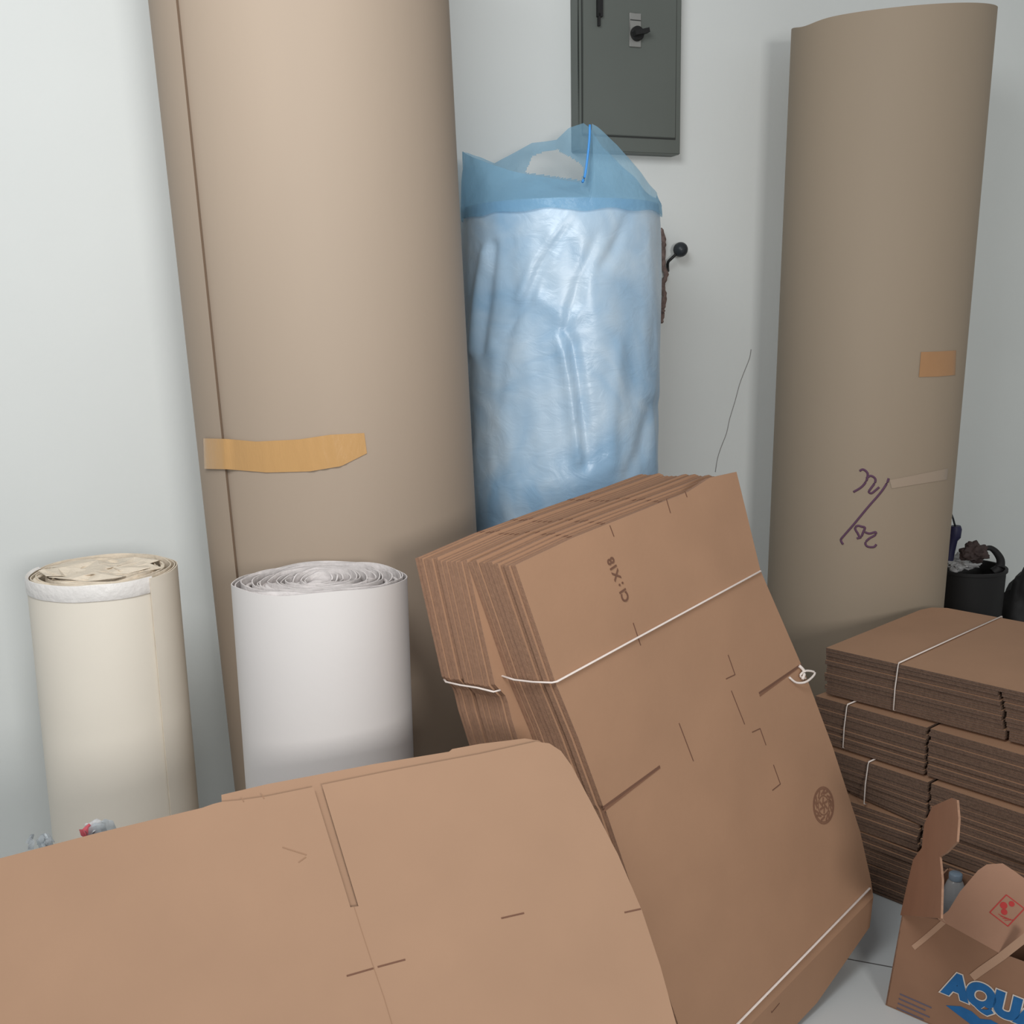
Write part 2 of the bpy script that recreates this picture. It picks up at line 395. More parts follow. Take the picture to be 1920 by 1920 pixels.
# short white roll
WR = Roll((432, 764, 1098), (455, 775, 1410), 2.23)
t = thing('paper_roll', 'short white paper roll standing in front of the tallest brown roll', 'paper roll', tuple(WR.at(0)[0]))
def wtop(s_, a): return 0.010*math.cos(a+0.4)*0 + (0.012 if s_ > 0.9 else 0.0)*max(0, -math.cos(a)) + 0.005*noise.noise(Vector((s_*5, a*1.3, 3))) + 0.002*math.sin(a*5+s_*9)*min(1, s_) + 0.007+0.017*math.cos(a)*max(0, 1-s_/14)
spiral_roll('wound_paper', WR, 13.5, 0.0022, 0.0128, math.radians(-105), -1, WR.at(1)[0][2]*0+atY(598, 1092, 2.23)[2], [M['white'], M['white_in']], ztop_fn=wtop, parent=t, squash=0.045)
bm = bmesh.new()   # crushed core layers inside the roll
zc = atY(598, 1092, 2.23)[2]
for k in range(9):
    c, r = WR.at(zc); rr = 0.02+k*0.017; pts = []
    for q in range(40):
        a = 2*PI*q/40; w_ = 1+0.13*noise.noise(Vector((math.cos(a)*1.5, math.sin(a)*1.5, k*3.1)))
        pts.append((c[0]+math.cos(a)*rr*w_+0.004*math.sin(k), c[1]+math.sin(a)*rr*w_, zc-0.006-0.017*math.sin(a)*rr/0.19+0.008*noise.noise(Vector((a, k, 7)))))
    tube_into(bm, pts, 0.0045, 6, closed=True)
link('inner_layers', bm, M['white_in'], t)
# short cream roll
CRo = Roll((47, 333, 1075), (93, 372, 1520), 2.6)
zc = atY(190, 1068, 2.6)[2]
t = thing('paper_roll', 'short cream paper roll with a white band round its top, standing at the far left', 'paper roll', tuple(CRo.at(0)[0]))
spiral_roll('wound_paper', CRo, 11.5, 0.0025, 0.0145, math.radians(56), 1, zc, [M['cream'], M['cream_in']], parent=t, taper_flap=0.003, squash=0.03,
            ztop_fn=lambda s_, a: 0.006*noise.noise(Vector((s_*4, a*1.1, 1)))+0.003*math.sin(a*4+s_*7)*min(1, s_))
bm = bmesh.new()
for side in (0, 1):
    pass
rings = []
for z, off in ((zc-0.037, 0.0026), (zc-0.035, 0.0034), (zc+0.001, 0.0036), (zc+0.003, 0.0026), (zc-0.002, -0.004)):
    c, r = CRo.at(z)
    rings.append([bm.verts.new((c[0]+math.sin(a)*(r+off+0.0015*noise.noise(Vector((a*3, z*30, 0)))), c[1]-math.cos(a)*(r+off), z+0.004*noise.noise(Vector((math.sin(a)*2, math.cos(a)*2, 5)))))
                  for a in [math.radians(-100+q*3) for q in range(54)]])
for A, B in zip(rings, rings[1:]):
    for q in range(len(A)-1): bm.faces.new((A[q], A[q+1], B[q+1], B[q]))
link('white_band', bm, M['band'], t, smooth=True, label='shiny white film wrapped round the top edge')
bm = bmesh.new(); c, r = CRo.at(zc)
for k in range(7):
    rr = 0.02+k*0.021; pts = []
    for q in range(40):
        a = 2*PI*q/40; w_ = 1+0.15*noise.noise(Vector((math.cos(a)*1.5, math.sin(a)*1.5, k*2.3)))
        pts.append((c[0]+math.cos(a)*rr*w_, c[1]+math.sin(a)*rr*w_, zc-0.007+0.008*noise.noise(Vector((a, k, 2)))))
    tube_into(bm, pts, 0.0062, 6, closed=True, flat=0.6)
for (ax, ay, L, wd, an) in ((0.02, -0.02, 0.20, 0.09, 0.3), (-0.05, 0.04, 0.18, 0.09, -0.3), (0.05, 0.07, 0.14, 0.07, 0.1), (0.0,-0.08,0.18,0.06,-0.1), (-0.09,-0.03,0.10,0.08,0.7), (0.09,0.0,0.09,0.08,-0.5)):
    def sc(u, v, w): return np.array([c[0]+ax+math.cos(an)*u-math.sin(an)*v, c[1]+ay+math.sin(an)*u+math.cos(an)*v, zc+0.002+w+0.006*math.sin(u*40+v*60)])
    slab_into(bm, [(-L/2,-wd/2),(-L/6,-wd*.6),(L/2,-wd/3),(L/2.2,wd/2),(0,wd*.4),(-L/2.3,wd/2)], 0, 0.0012, sc, [((k_, 0), (1, 0)) for k_ in (-.03, 0, .03)], 0, 0)
link('inner_layers', bm, M['cream_in'], t)

# ------------------------------------------------------------------ blue bag with foam roll
BG = Roll((866, 1240, 400), (874, 1236, 880), 3.25)
t = thing('plastic_bag', 'tall pale blue plastic bag filled with foam, standing between the two tall brown rolls', 'plastic bag', tuple(BG.at(0)[0]))
ztb = atY(1040, 372, 2.98)[2]
folds = [([(1090,392),(1050,440),(1010,500),(990,560),(930,640)], -0.010, 9), ([(1075,400),(1035,450),(998,505),(975,560)], 0.009, 10),
         ([(1120,440),(1090,520),(1065,600),(1055,640)], -0.008, 10), ([(1052,640),(1068,720),(1085,860)], 0.014, 12), ([(1072,640),(1088,740),(1100,870)], -0.010, 10),
         ([(1180,400),(1150,470),(1130,500)], -0.009, 10), ([(910,470),(895,560),(884,660)], 0.012, 9), ([(925,460),(915,560),(900,660)], -0.010, 8),
         ([(1160,650),(1150,760),(1145,870)], 0.006, 12), ([(1225,760),(1200,850),(1180,890)], -0.010, 14), ([(960,600),(940,680),(930,760)], -0.006, 12),
         ([(940,390),(975,400),(1000,390)], -0.007, 9), ([(1010,560),(1060,600),(1080,590)], 0.005, 12)]
def fold_d(P):
    x, y = proj(P); s_ = 0
    for pl_, amp, w_ in folds:
        best = 1e9
        for a, b in zip(pl_, pl_[1:]):
            ax, ay = a; bx, by = b; L = (bx-ax)**2+(by-ay)**2; k = max(0, min(1, ((x-ax)*(bx-ax)+(y-ay)*(by-ay))/L))
            best = min(best, math.hypot(x-ax-k*(bx-ax), y-ay-k*(by-ay)))
        s_ += amp*math.exp(-(best/w_)**2)
    return s_
bm = bmesh.new(); NS, NZ = 192, 130; rings = []
for k in range(NZ+1):
    z = ztb*k/NZ; c, r = BG.at(z)
    if z < 0.25: r *= 0.93+0.07*math.sin(z/0.25*PI/2)
    top = max(0, (z-(ztb-0.12))/0.12); r *= 1-0.02*top*top
    ring = []
    for q in range(NS):
        a = 2*PI*q/NS; s_, co = math.sin(a), -math.cos(a)
        n_ = 0.010*noise.noise(Vector((s_*2.2, co*2.2, z*1.6+4)))+0.004*noise.noise(Vector((s_*6+z*3, co*6, z*5)))+0.003*noise.noise(Vector((s_*5, co*5, z*26)))*max(0, 1.4-z)
        P = np.array([c[0]+s_*(r+n_*(1-top)), c[1]+co*(r+n_*(1-top)), z])
        if co < 0.1: P[:2] += np.array([s_, co])*fold_d(P)*(1-top)
        ring.append(bm.verts.new(P))
    rings.append(ring)
for A, B in zip(rings, rings[1:]):
    for q in range(NS): bm.faces.new((A[q], A[(q+1) % NS], B[(q+1) % NS], B[q]))
bm.faces.new(rings[0]); bm.faces.new(rings[-1])
link('filled_body', bm, M['bag'], t, smooth=True)
# loose mouth of the bag
def interp(tab, a):
    for (a0, v0), (a1, v1) in zip(tab, tab[1:]):
        if a0 <= a <= a1: return v0+(v1-v0)*(a-a0)/(a1-a0)
    return tab[-1][1]
front = [(866,286),(874,291),(900,300),(925,310),(955,320),(985,327),(1040,336),(1080,342),(1093,338),(1097,290),(1102,232),(1112,238),(1125,250),(1150,272),(1200,328),(1232,362),(1241,375)]
back = [(866,284),(874,288),(925,306),(960,288),(1000,268),(1050,262),(1075,240),(1105,231),(1118,240),(1140,275),(1200,330),(1241,375)]
c, r = BG.at(ztb)
bm = bmesh.new(); NS = 400; g = []; NK = 56
for q in range(NS):
    a = -PI+2*PI*q/NS; s_, co = math.sin(a), -math.cos(a)
    px = 1053+187*s_
    py = interp(front if co < 0 else back, px)
    x0, y0 = c[0]+s_*(r*1.004+.003), c[1]+co*(r*1.004+.004)
    x8, y8 = c[0]+s_*r*1.012*0.96, c[1]+co*r*1.012*(0.75 if co < 0 else 0.55)
    z8 = ztb
    for _ in range(4):       # rim height from the measured outline
        xx, yy = proj((x8, y8, z8)); z8 -= (py-yy)*np.dot(np.array([x8, y8, z8])-CP, F)/FPX
    z8 = max(z8, ztb+0.01); vs = []
    zb_ = ztb-0.03+0.012*noise.noise(Vector((s_*3, co*3, 8)))
    for k in range(NK):
        f_ = k/(NK-1); wob = 0.012*noise.noise(Vector((s_*4, co*4, f_*2)))*f_; g_ = max(0, (zb_+(z8-zb_)*f_-ztb)/(z8-ztb))
        vs.append(bm.verts.new((x0+(x8-x0)*g_+s_*wob, y0+(y8-y0)*g_+co*wob, zb_+(z8-zb_)*f_)))
    g.append((vs, co))
hole = [(998,293),(1020,284),(1045,281),(1068,293),(1094,312),(1091,338),(1060,334),(1020,328),(985,324)]
def inside(p, poly):
    x, y = p; c_ = False
    for (x1, y1), (x2, y2) in zip(poly, poly[1:]+poly[:1]):
        if (y1 > y) != (y2 > y) and x < (x2-x1)*(y-y1)/(y2-y1)+x1: c_ = not c_
    return c_
for q in range(NS):
    A, co = g[q]; B = g[(q+1) % NS][0]
    for k in range(NK-1):
        if co > 0 and inside(proj(np.array(A[k].co)*.5+np.array(B[k+1].co)*.5), hole): continue   # handle cut out of the film
        bm.faces.new((A[k], B[k], B[k+1], A[k+1]))
link('bag_mouth', bm, M['bag_thin'], t, smooth=True, label='loose open mouth of thin blue film')
bm = bmesh.new()
pts = [g_ for g_ in [atY(1106,234,3.0), atY(1105,262,2.995), atY(1101,300,2.99), atY(1097,328,2.985), atY(1092,342,2.98)]]
tube_into(bm, smooth_path(pts, 4), 0.0035, 6); link('film_fold', bm, mat('bright_blue_fold', (70, 150, 225), 0.3), t, label='bright blue crease')

# ------------------------------------------------------------------ electrical panel on the wall
PD = 0.06
uL, vB = wall_uv(1085, 283, PD); uR, _ = wall_uv(1272, 288, PD); uR2, _ = wall_uv(1282, 5, PD); uR = (uR+uR2)/2; vT = vB+0.62
_, vB = wall_uv(1180, 286, PD)
t = thing('electrical_panel', 'grey-green steel electrical cabinet hung on the wall above the blue bag', 'electrical panel', tuple(WP((uL+uR)/2, vB, 0)))
bm = bmesh.new(); box_into(bm, WP, (uL, vB, 0), (uR, vT, PD))
bmesh.ops.bevel(bm, geom=bm.edges[:], offset=0.003, segments=2, affect='EDGES')
link('enclosure', bm, M['panel'], t)
ud0 = uL+0.014; ud1 = uR-0.022; vd0 = wall_uv(1190, 256, PD)[1]
bm = bmesh.new(); box_into(bm, WP, (ud0-0.003, vd0-0.005, PD), (ud1+0.003, vT-0.02, PD+0.0008)); link('door_gap', bm, M['panel_dark'], t)
bm = bmesh.new(); box_into(bm, WP, (ud0, vd0, PD), (ud1, vT-0.023, PD+0.006))
bmesh.ops.bevel(bm, geom=bm.edges[:], offset=0.002, segments=2, affect='EDGES')
dr = link('door', bm, M['panel'], t)
wo = PD+0.006
def rot_switch(px, py):
    u, v = wall_uv(px, py, wo)
    bm = bmesh.new(); box_into(bm, WP, (u-0.021, v-0.052, wo), (u+0.021, v+0.052, wo+0.006))
    bmesh.ops.bevel(bm, geom=bm.edges[:], offset=0.0015, segments=1, affect='EDGES')
    pl_ = link('switch_plate', bm, M['metal'], dr, label='silver plate of the rotary switch')
    bm = bmesh.new(); box_into(bm, WP, (u-0.019, v+0.028, wo+0.006), (u+0.019, v+0.031, wo+0.007))
    strip = link('plate_groove', bm, M['panel_dark'], dr)
    bm = bmesh.new()
    def KP(a, r_, w): return WP(u+0.004+math.cos(a)*r_, v-0.012+math.sin(a)*r_, w)
    pr = [(0.023, wo+0.006), (0.023, wo+0.016), (0.019, wo+0.020)]; rg = [[bm.verts.new(KP(2*PI*k/24, r_, w)) for k in range(24)] for r_, w in pr]
    for A, B in zip(rg, rg[1:]):
        for k in range(24): bm.faces.new((A[k], A[(k+1) % 24], B[(k+1) % 24], B[k]))
    bm.faces.new(rg[-1]); bm.faces.new(rg[0])
    an = 0.25
    def GP(a, b, w): return WP(u+0.004+math.cos(an)*a-math.sin(an)*b, v-0.012+math.sin(an)*a+math.cos(an)*b, w)
    box_into(bm, GP, (-0.022, -0.007, wo+0.016), (0.030, 0.007, wo+0.042))
    link('switch_knob', bm, M['black'], dr)
rot_switch(1190, 57)
rot_switch(1192, -52)
u, v = wall_uv(1122, 14, wo); bm = bmesh.new()
box_into(bm, WP, (u-0.008, v-0.03, wo), (u+0.010, v+0.10, wo+0.014)); 
box_into(bm, lambda a, b, w: WP(u-0.002+a, v-0.03-b, wo+0.004+w), (-0.004, -0.01, 0), (0.003, 0.028, 0.010))
link('door_latch', bm, M['black'], dr)

# black ball knob on a stem with a hanging cord
u, v = wall_uv(1276, 468, 0.05)
t = thing('ball_handle', 'black ball knob on a short bent stem, on the wall beside the blue bag', 'handle', tuple(WP(u, v, 0)))
bm = bmesh.new(); bmesh.ops.create_uvsphere(bm, u_segments=24, v_segments=16, radius=0.0255, matrix=Matrix.Translation(Vector(WP(u, v, 0.05)))); link('ball', bm, M['knob'], t, smooth=True)
bm = bmesh.new(); tube_into(bm, smooth_path([WP(u, v, 0.05), WP(*wall_uv(1262, 482, 0.045), 0.045), WP(*wall_uv(1253, 491, 0.035), 0.035), WP(*wall_uv(1252, 500, 0.02), 0.02), WP(*wall_uv(1253, 508, 0.0), -0.002)], 4), 0.005, 8); link('stem', bm, M['black'], t)
bm = bmesh.new(); pts = [WP(*wall_uv(x, y, 0.02), 0.02+0.006*math.sin(i*2.1)) for i, (x, y) in enumerate([(1238,428),(1243,450),(1245,470),(1244,500),(1248,515),(1244,535),(1246,555),(1242,575),(1243,590),(1239,605)])]
tube_into(bm, smooth_path(pts, 4), [0.006+0.004*abs(math.sin(i*1.3)) for i in range(37)], 7)
tag(link('worn_cord', bm, M['rust'], smooth=True), 'ragged rust-brown cord hanging on the wall at the right edge of the blue bag', 'cord')

# ------------------------------------------------------------------ big bundle of folded boxes leaning at the centre
nn_ = nrm
AX = nn_(ray(3108, 158)); BX = nn_(-ray(6334, 15850)); BX = nn_(BX-AX*(AX@BX)); NX = np.cross(AX, BX)
B1 = CP + (atZ(1645, 1745, 0.05)-CP)*0.961
O_ = onplane(1380, 885, B1, NX)
def cuv(x, y): q = onplane(x, y, B1, NX)-O_; return (q@AX, -(q@BX))
def CBP(u, v, w):
    b = max(0, v-1.10)
    return O_ + AX*u - BX*v + NX*(w - b*0.30)
t = thing('cardboard_bundle', 'large strapped bundle of folded brown boxes leaning at a slant in the centre', 'cardboard bundle', tuple(CBP(-0.4, 1.25, -0.1)))
outl = [cuv(965,1060), cuv(1075,1008), cuv(1180,966), cuv(1290,922), cuv(1330,896), cuv(1380,885), cuv(1425,1070), cuv(1500,1243), cuv(1506,1256), cuv(1560,1400), cuv(1612,1560), cuv(1632,1650), cuv(1645,1742),
        (-0.2, 1.225), (-0.70, 1.215), cuv(1270,1920), cuv(1134,1519), cuv(1129,1511), cuv(1083,1385), cuv(1040,1280)]
slL = [cuv(1130,1515), cuv(1237,1437)]; slR = [cuv(1423,1300), cuv(1502,1246)]
NB = 20; TH = 0.0148
for i in range(NB):
    bm = bmesh.new(); w1 = -i*TH; j = random.Random(i)
    du = j.uniform(-.003, .003) + (0.0 if i < 10 else -0.004); dv = j.uniform(-.003, .003) - 0.0027*i
    if i >= 10: dv += 0.004
    cen = -0.35
    ol = [(p[0]*(1 if i == 0 else 1)+du, p[1]+(dv if i else 0)*(1 if p[1] < 0.9 else 0.2)) for p in outl]
    if i > 0:
        kx = 0.035*i/19; ol[3:6] = [(-0.12+du, 0.003+dv), (-0.03+du+kx, 0.004+dv), (-0.016+du+kx, 0.012+dv)]
    if i >= 9:
        sv = 0.285+dv     # slot of the flap seen at the side edge
        q = [p for p in ol]
        q[-2] = (-0.736+du, 0.41); q[-1] = (-0.737+du, 0.33+dv)
        ol = q+[(-0.734+du, sv+0.010), (-0.735+du, sv-0.004), (-0.752+du, sv-0.034)]
    cuts = [((0, 1.10), (0, 1)), ((0, 0.52), (0, 1))]
    slab_into(bm, ol, w1, w1-0.0062, CBP, cuts, 0, 1)
    slab_into(bm, [(a, b) for a, b in ol], w1-0.0072, w1-0.0128, CBP, cuts, 0, 1)
    for (x_, y_) in ((1250,938), (1145,985), (1082,1008)):
        u_, v_ = cuv(x_, y_)
        for a_, b_ in zip(ol, ol[1:4]):
            if a_[0] <= u_+du <= b_[0]: v_ = a_[1]+(b_[1]-a_[1])*(u_+du-a_[0])/(b_[0]-a_[0])
        if i: box_into(bm, CBP, (u_-0.005+du, v_-0.0012, w1-0.0052), (u_+0.005+du, v_+0.001, w1-0.0008), 2)
    if i == 0:
        for st in ([(1143,985),(1151,1006)], [(1187,1168),(1201,1210)], [(1249,935),(1257,962)], [(1284,921),(1288,932)], [(1365,1228),(1378,1265),(1361,1273)], [(1371,1295),(1396,1358)],
                   [(1273,1356),(1300,1427)], [(1410,1373),(1425,1366),(1436,1397)], [(1450,1434),(1463,1470),(1448,1482)], [(1438,1865),(1452,1900),(1466,1882)]):
            strip_into(bm, [cuv(*p) for p in st], 0.0022, 0.0002, CBP, 2)
        # long slits between the flaps
        for (a, b), w_ in ((slL, .008), (slR, .008)):
            a = np.array(a); b = np.array(b); d_ = (b-a); n_ = np.array([-d_[1], d_[0]])/np.linalg.norm(d_)
            strip_into(bm, [a, b], w_*0.6, 0.0003, CBP, 2)
            strip_into(bm, [a+n_*0.006, b+n_*0.002], 0.004, 0.0002, CBP, 3)
        # round stamp
        cu_, cv_ = cuv(1544, 1510)
        for rr in (0.042, 0.038, 0.022):
            strip_into(bm, [(cu_+math.cos(a)*rr, cv_+math.sin(a)*rr) for a in [2*PI*k/28 for k in range(29)]], 0.0030, 0.0002, CBP, 3)
        for k in range(14):
            a = k*2.4; strip_into(bm, [(cu_+math.cos(a)*0.026, cv_+math.sin(a)*0.026), (cu_+math.cos(a+.5)*0.036, cv_+math.sin(a+.5)*0.036)], 0.005, 0.0002, CBP, 3)
        for k in range(6):
            a = k*1.05; strip_into(bm, [(cu_+math.cos(a)*0.004, cv_+math.sin(a)*0.004), (cu_+math.cos(a+.9)*0.018, cv_+math.sin(a+.9)*0.018)], 0.005, 0.0002, CBP, 3)
        p0 = np.array(cuv(1180, 1124)); p1 = np.array(cuv(1143, 1030)); d_ = (p1-p0)/np.linalg.norm(p1-p0); n_ = np.array([-d_[1], d_[0]])
        if n_[0] > 0: n_ = -n_
        text_mesh_into(bm, 'CI : X18', 0.0285, lambda x, y, w: CBP(*(p0+d_*x+n_*(y)), w), 2, offset=0.0006)
        bmesh.ops.recalc_face_normals(bm, faces=bm.faces[:])
    lab = 'front box with printed cut marks, small print and a round stamp' if i == 0 else None
    link('folded_box', bm, [M['kraft_dark'], M['edge'], M['print'], mat('faint_print', (128, 92, 72), 0.9) if i == 0 else M['edge']], t, label=lab)
def strap(name, pts, r=0.003, parent=t, sub=1, flat=0.6):
    bm = bmesh.new(); tube_into(bm, smooth_path(pts, sub) if sub > 1 else pts, r, 8, flat=flat); return link(name, bm, M['string'], parent)
def C2(x, y, w=0.003): u_, v_ = cuv(x, y); return CBP(u_, v_, w)
ul, vl = cuv(1040, 1278); ur, vr = cuv(1425, 1070)
strap('strap', [CBP(ur+0.004, vr, -0.30), CBP(ur+0.004, vr, -0.01), C2(1424, 1071), C2(1300, 1138), C2(1180, 1203), C2(1042, 1278), CBP(ul-0.005, vl, -0.002),
                CBP(ul-0.010, vl-0.004, -0.05), CBP(ul-0.012, vl-0.010, -0.10), CBP(ul-0.012, vl-0.022, -0.148), CBP(ul+0.02, vl-0.022, -0.150)], sub=1)
strap('strap', [CBP(-0.744, 0.2405, -0.1325), CBP(-0.757, 0.239, -0.137), CBP(-0.760, 0.229, -0.18), CBP(-0.762, 0.222, -0.23), CBP(-0.758, 0.216, -0.280), CBP(-0.749, 0.214, -0.297), CBP(-0.70, 0.214, -0.302)])
ull, vll = cuv(1330, 1971)
strap('strap', [CBP(ull-0.02, 1.12, -0.30), CBP(-0.705, 1.125, -0.01), CBP(-0.70, 1.122, 0.003), C2(1380, 1920, 0.003), C2(1500, 1797, 0.0035), C2(1629, 1665, 0.003), CBP(cuv(1634,1662)[0]+0.003, 1.10, -0.02), CBP(cuv(1634,1662)[0]+0.003, 1.09, -0.30)])
bm = bmesh.new()
tube_into(bm, smooth_path([C2(1478,1270), C2(1488,1280,0.008), C2(1502,1278,0.016), C2(1520,1262,0.012), C2(1505,1258,0.008), C2(1496,1268,0.006), C2(1508,1272,0.004)], 4), 0.0028, 6)
tube_into(bm, smooth_path([C2(1497,1248,0.002), C2(1503,1260,0.008), C2(1500,1274,0.006)], 4), 0.004, 6)
link('strap_knot', bm, M['string'], t)

# ------------------------------------------------------------------ foreground flattened carton
P0 = atY(1040, 1385, 1.83); P1 = atY(0, 1610, 1.62); P2 = atY(1270, 1920, 1.50)
nF = nrm(np.cross(P1-P0, P2-P0));
if nF[1] > 0: nF = -nF
aF = nrm(P0-P1); bF = np.cross(nF, aF)
if bF[2] < 0: bF = -bF
def fuv(x, y): q = onplane(x, y, P0, nF)-P0; return (q@aF, -(q@bF))
sc0 = fuv(664, 1700)[1]
bot = P0[2]/bF[2]            # length down the board to the floor
def FP(u, v, w):
    b = max(0, sc0-v)
    return P0 + aF*u - bF*v + nF*(w + b*0.03 - 0.015*((u+0.5)/0.8)**2*1.0)
uLft = -1.55; 
def floor_v(u): return (P0[2]+aF[2]*u)/bF[2]-0.012
t = thing('flattened_carton', 'very large flattened brown carton leaning across the lower left foreground', 'flattened carton', tuple(FP(-0.4, floor_v(-0.4), 0)))
slot = [fuv(588,1478), fuv(604,1474), fuv(672,1699), fuv(657,1701)]
p_l0 = fuv(0,1610); p_l1 = fuv(380,1517)
sl_ = (p_l1[1]-p_l0[1])/(p_l1[0]-p_l0[0])
outF = [(uLft, p_l0[1]+sl_*(uLft-p_l0[0])), p_l0, fuv(190,1562), p_l1, fuv(400,1510), fuv(416,1506), fuv(450,1503), fuv(500,1496), slot[0], slot[3], slot[2], slot[1], fuv(750,1444), fuv(900,1415), fuv(1005,1391),
        fuv(1030,1394), fuv(1052,1408), fuv(1072,1435), fuv(1110,1505), fuv(1160,1600), fuv(1205,1705), fuv(1240,1810), fuv(1270,1920)]
last = outF[-1]; pv = outF[-3]; k = (last[0]-pv[0])/(last[1]-pv[1])
ub = last[0]+k*0.6*(floor_v(0)-last[1])
outF += [(ub, floor_v(ub)), (uLft, floor_v(uLft))]
cuts = [((0, sc0), (0, 1))] + [((u_, 0), (1, 0)) for u_ in [-1.5+0.05*k_ for k_ in range(36)]]
bm = bmesh.new(); slab_into(bm, outF, 0, -0.005, FP, cuts, 0, 1)
for f_ in bm.faces: f_.smooth = True
cr = [fuv(664,1700), fuv(678,1745), fuv(700,1812), fuv(720,1870), fuv(735,1920)]
dd = np.array(cr[-1])-np.array(cr[-2]); cr.append(tuple(np.array(cr[-1])+dd*6))
strip_into(bm, cr, 0.0012, 0.0001, FP, 3)
for st in ([(650,1830),(702,1815)], [(708,1813),(760,1799)], [(940,1721),(983,1711)], [(1172,1709),(1203,1702)]): strip_into(bm, [fuv(*p) for p in st], 0.0026, 0.0001, FP, 2)
for st in ([(455,1500),(458,1506)], [(492,1492),(496,1500)], [(530,1590),(575,1604)], [(560,1618),(574,1608)]): strip_into(bm, [fuv(*p) for p in st], 0.002, 0.0001, FP, 3)
link('front_panel', bm, [M['kraft'], M['edge'], M['print'], mat('crease_line', (148, 116, 92), 0.9)], t, smooth=True)
outB = [(uLft+0.02, outF[0][1]+0.03), (fuv(415,1520)[0], fuv(415,1530)[1]), fuv(414,1488), fuv(500,1468), fuv(585,1452), fuv(700,1430), fuv(842,1406), fuv(848,1401), fuv(900,1391), fuv(985,1380), fuv(1012,1384),
        fuv(1030,1396), fuv(1050,1420), fuv(1100,1500), fuv(1195,1705), fuv(1255,1900), (ub-0.01, floor_v(ub)), (uLft+0.02, floor_v(uLft))]
bm = bmesh.new(); slab_into(bm, outB, -0.013, -0.018, FP, cuts, 0, 1); link('back_panel', bm, [M['kraft'], M['edge']], t, smooth=True)
# scraps behind it
def scrap(name, x, y, Y, pts, m_, label, cat):
    c_ = atY(x, y, Y); bm = bmesh.new(); rnd = random.Random(int(x))
    for k in range(pts):
        a = k*2.1; an = rnd.uniform(0, 3); bn = rnd.uniform(-.8, .8)
        q = Matrix.Rotation(an, 3, 'Z') @ Matrix.Rotation(bn+0.9, 3, 'X')
        off = Vector((rnd.uniform(-.020, .020), rnd.uniform(-.010, .010), rnd.uniform(-.008, .010)))
        def sp(u, v, w): return Vector(c_)+off+q @ Vector((u, v, w+0.004*math.sin(u*260)+0.003*math.sin(v*200)))
        slab_into(bm, [(-.015,-.007),(.0,-.011),(.016,-.006),(.012,.008),(-.003,.012),(-.013,.006)], 0, 0.0006, sp, [((k_, 0), (1, 0)) for k_ in (-.012, -.006, 0, .006, .012)], k % len(m_), k % len(m_))
    return bm
# a low cardboard ledge is hidden behind the carton; the scraps are caught on the carton's top edge
tag(link('candy_wrapper', scrap('w', 180, 1553, 1.70, 6, (0, 1, 2, 1), '', ''), [M['clear'], M['redwrap'], M['whitebag']]), 'crumpled red and clear wrapper caught on the large carton below the cream roll', 'wrapper')
tag(link('plastic_scrap', scrap('w', 84, 1583, 1.68, 4, (0,), '', ''), [M['clear']]), 'small crumpled clear plastic scrap at the far left on the large carton edge', 'plastic scrap')

# ------------------------------------------------------------------ stack of strapped bundles at the right
fl_ = atZ(1690, 1682, 0)
eS = nrm([0.7, -0.714, 0]); sS = nrm([0.74, 0.67, 0]); nS = np.array([-0.714, -0.70, 0])
A_ = onplane(1550, 1213, fl_, nrm(np.cross(eS, [0, 0, 1.0])))
ztop = A_[2]
Lf = 0.95; Ls = 0.62
bundles = [  # z0, z1, shift along front, forward shift, twist, boxes, strap px list, slot position
    (0.528, ztop, 0.0, 0.0, 0.0, 11), (0.389, 0.520, -0.02, 0.016, -0.045, 12), (0.254, 0.381, 0.0, 0.030, -0.06, 12),
    (0.172, 0.247, -0.02, 0.035, -0.02, 7), (0.086, 0.167, 0.0, 0.030, -0.03, 7), (0.002, 0.083, 0.0, 0.035, -0.02, 7)]
names = ['strapped bundle of folded brown boxes, topmost of the stack at the right edge',
         'strapped bundle of folded brown boxes, second from the top of the right stack',
         'strapped bundle of folded brown boxes, third from the top of the right stack',
         'bundle of folded brown boxes, fourth from the top of the right stack',
         'bundle of folded brown boxes, second from the floor in the right stack',
         'bundle of folded brown boxes on the tiled floor, lowest of the right stack']
straps = [0.215, 0.105, 0.165, None, None, None]
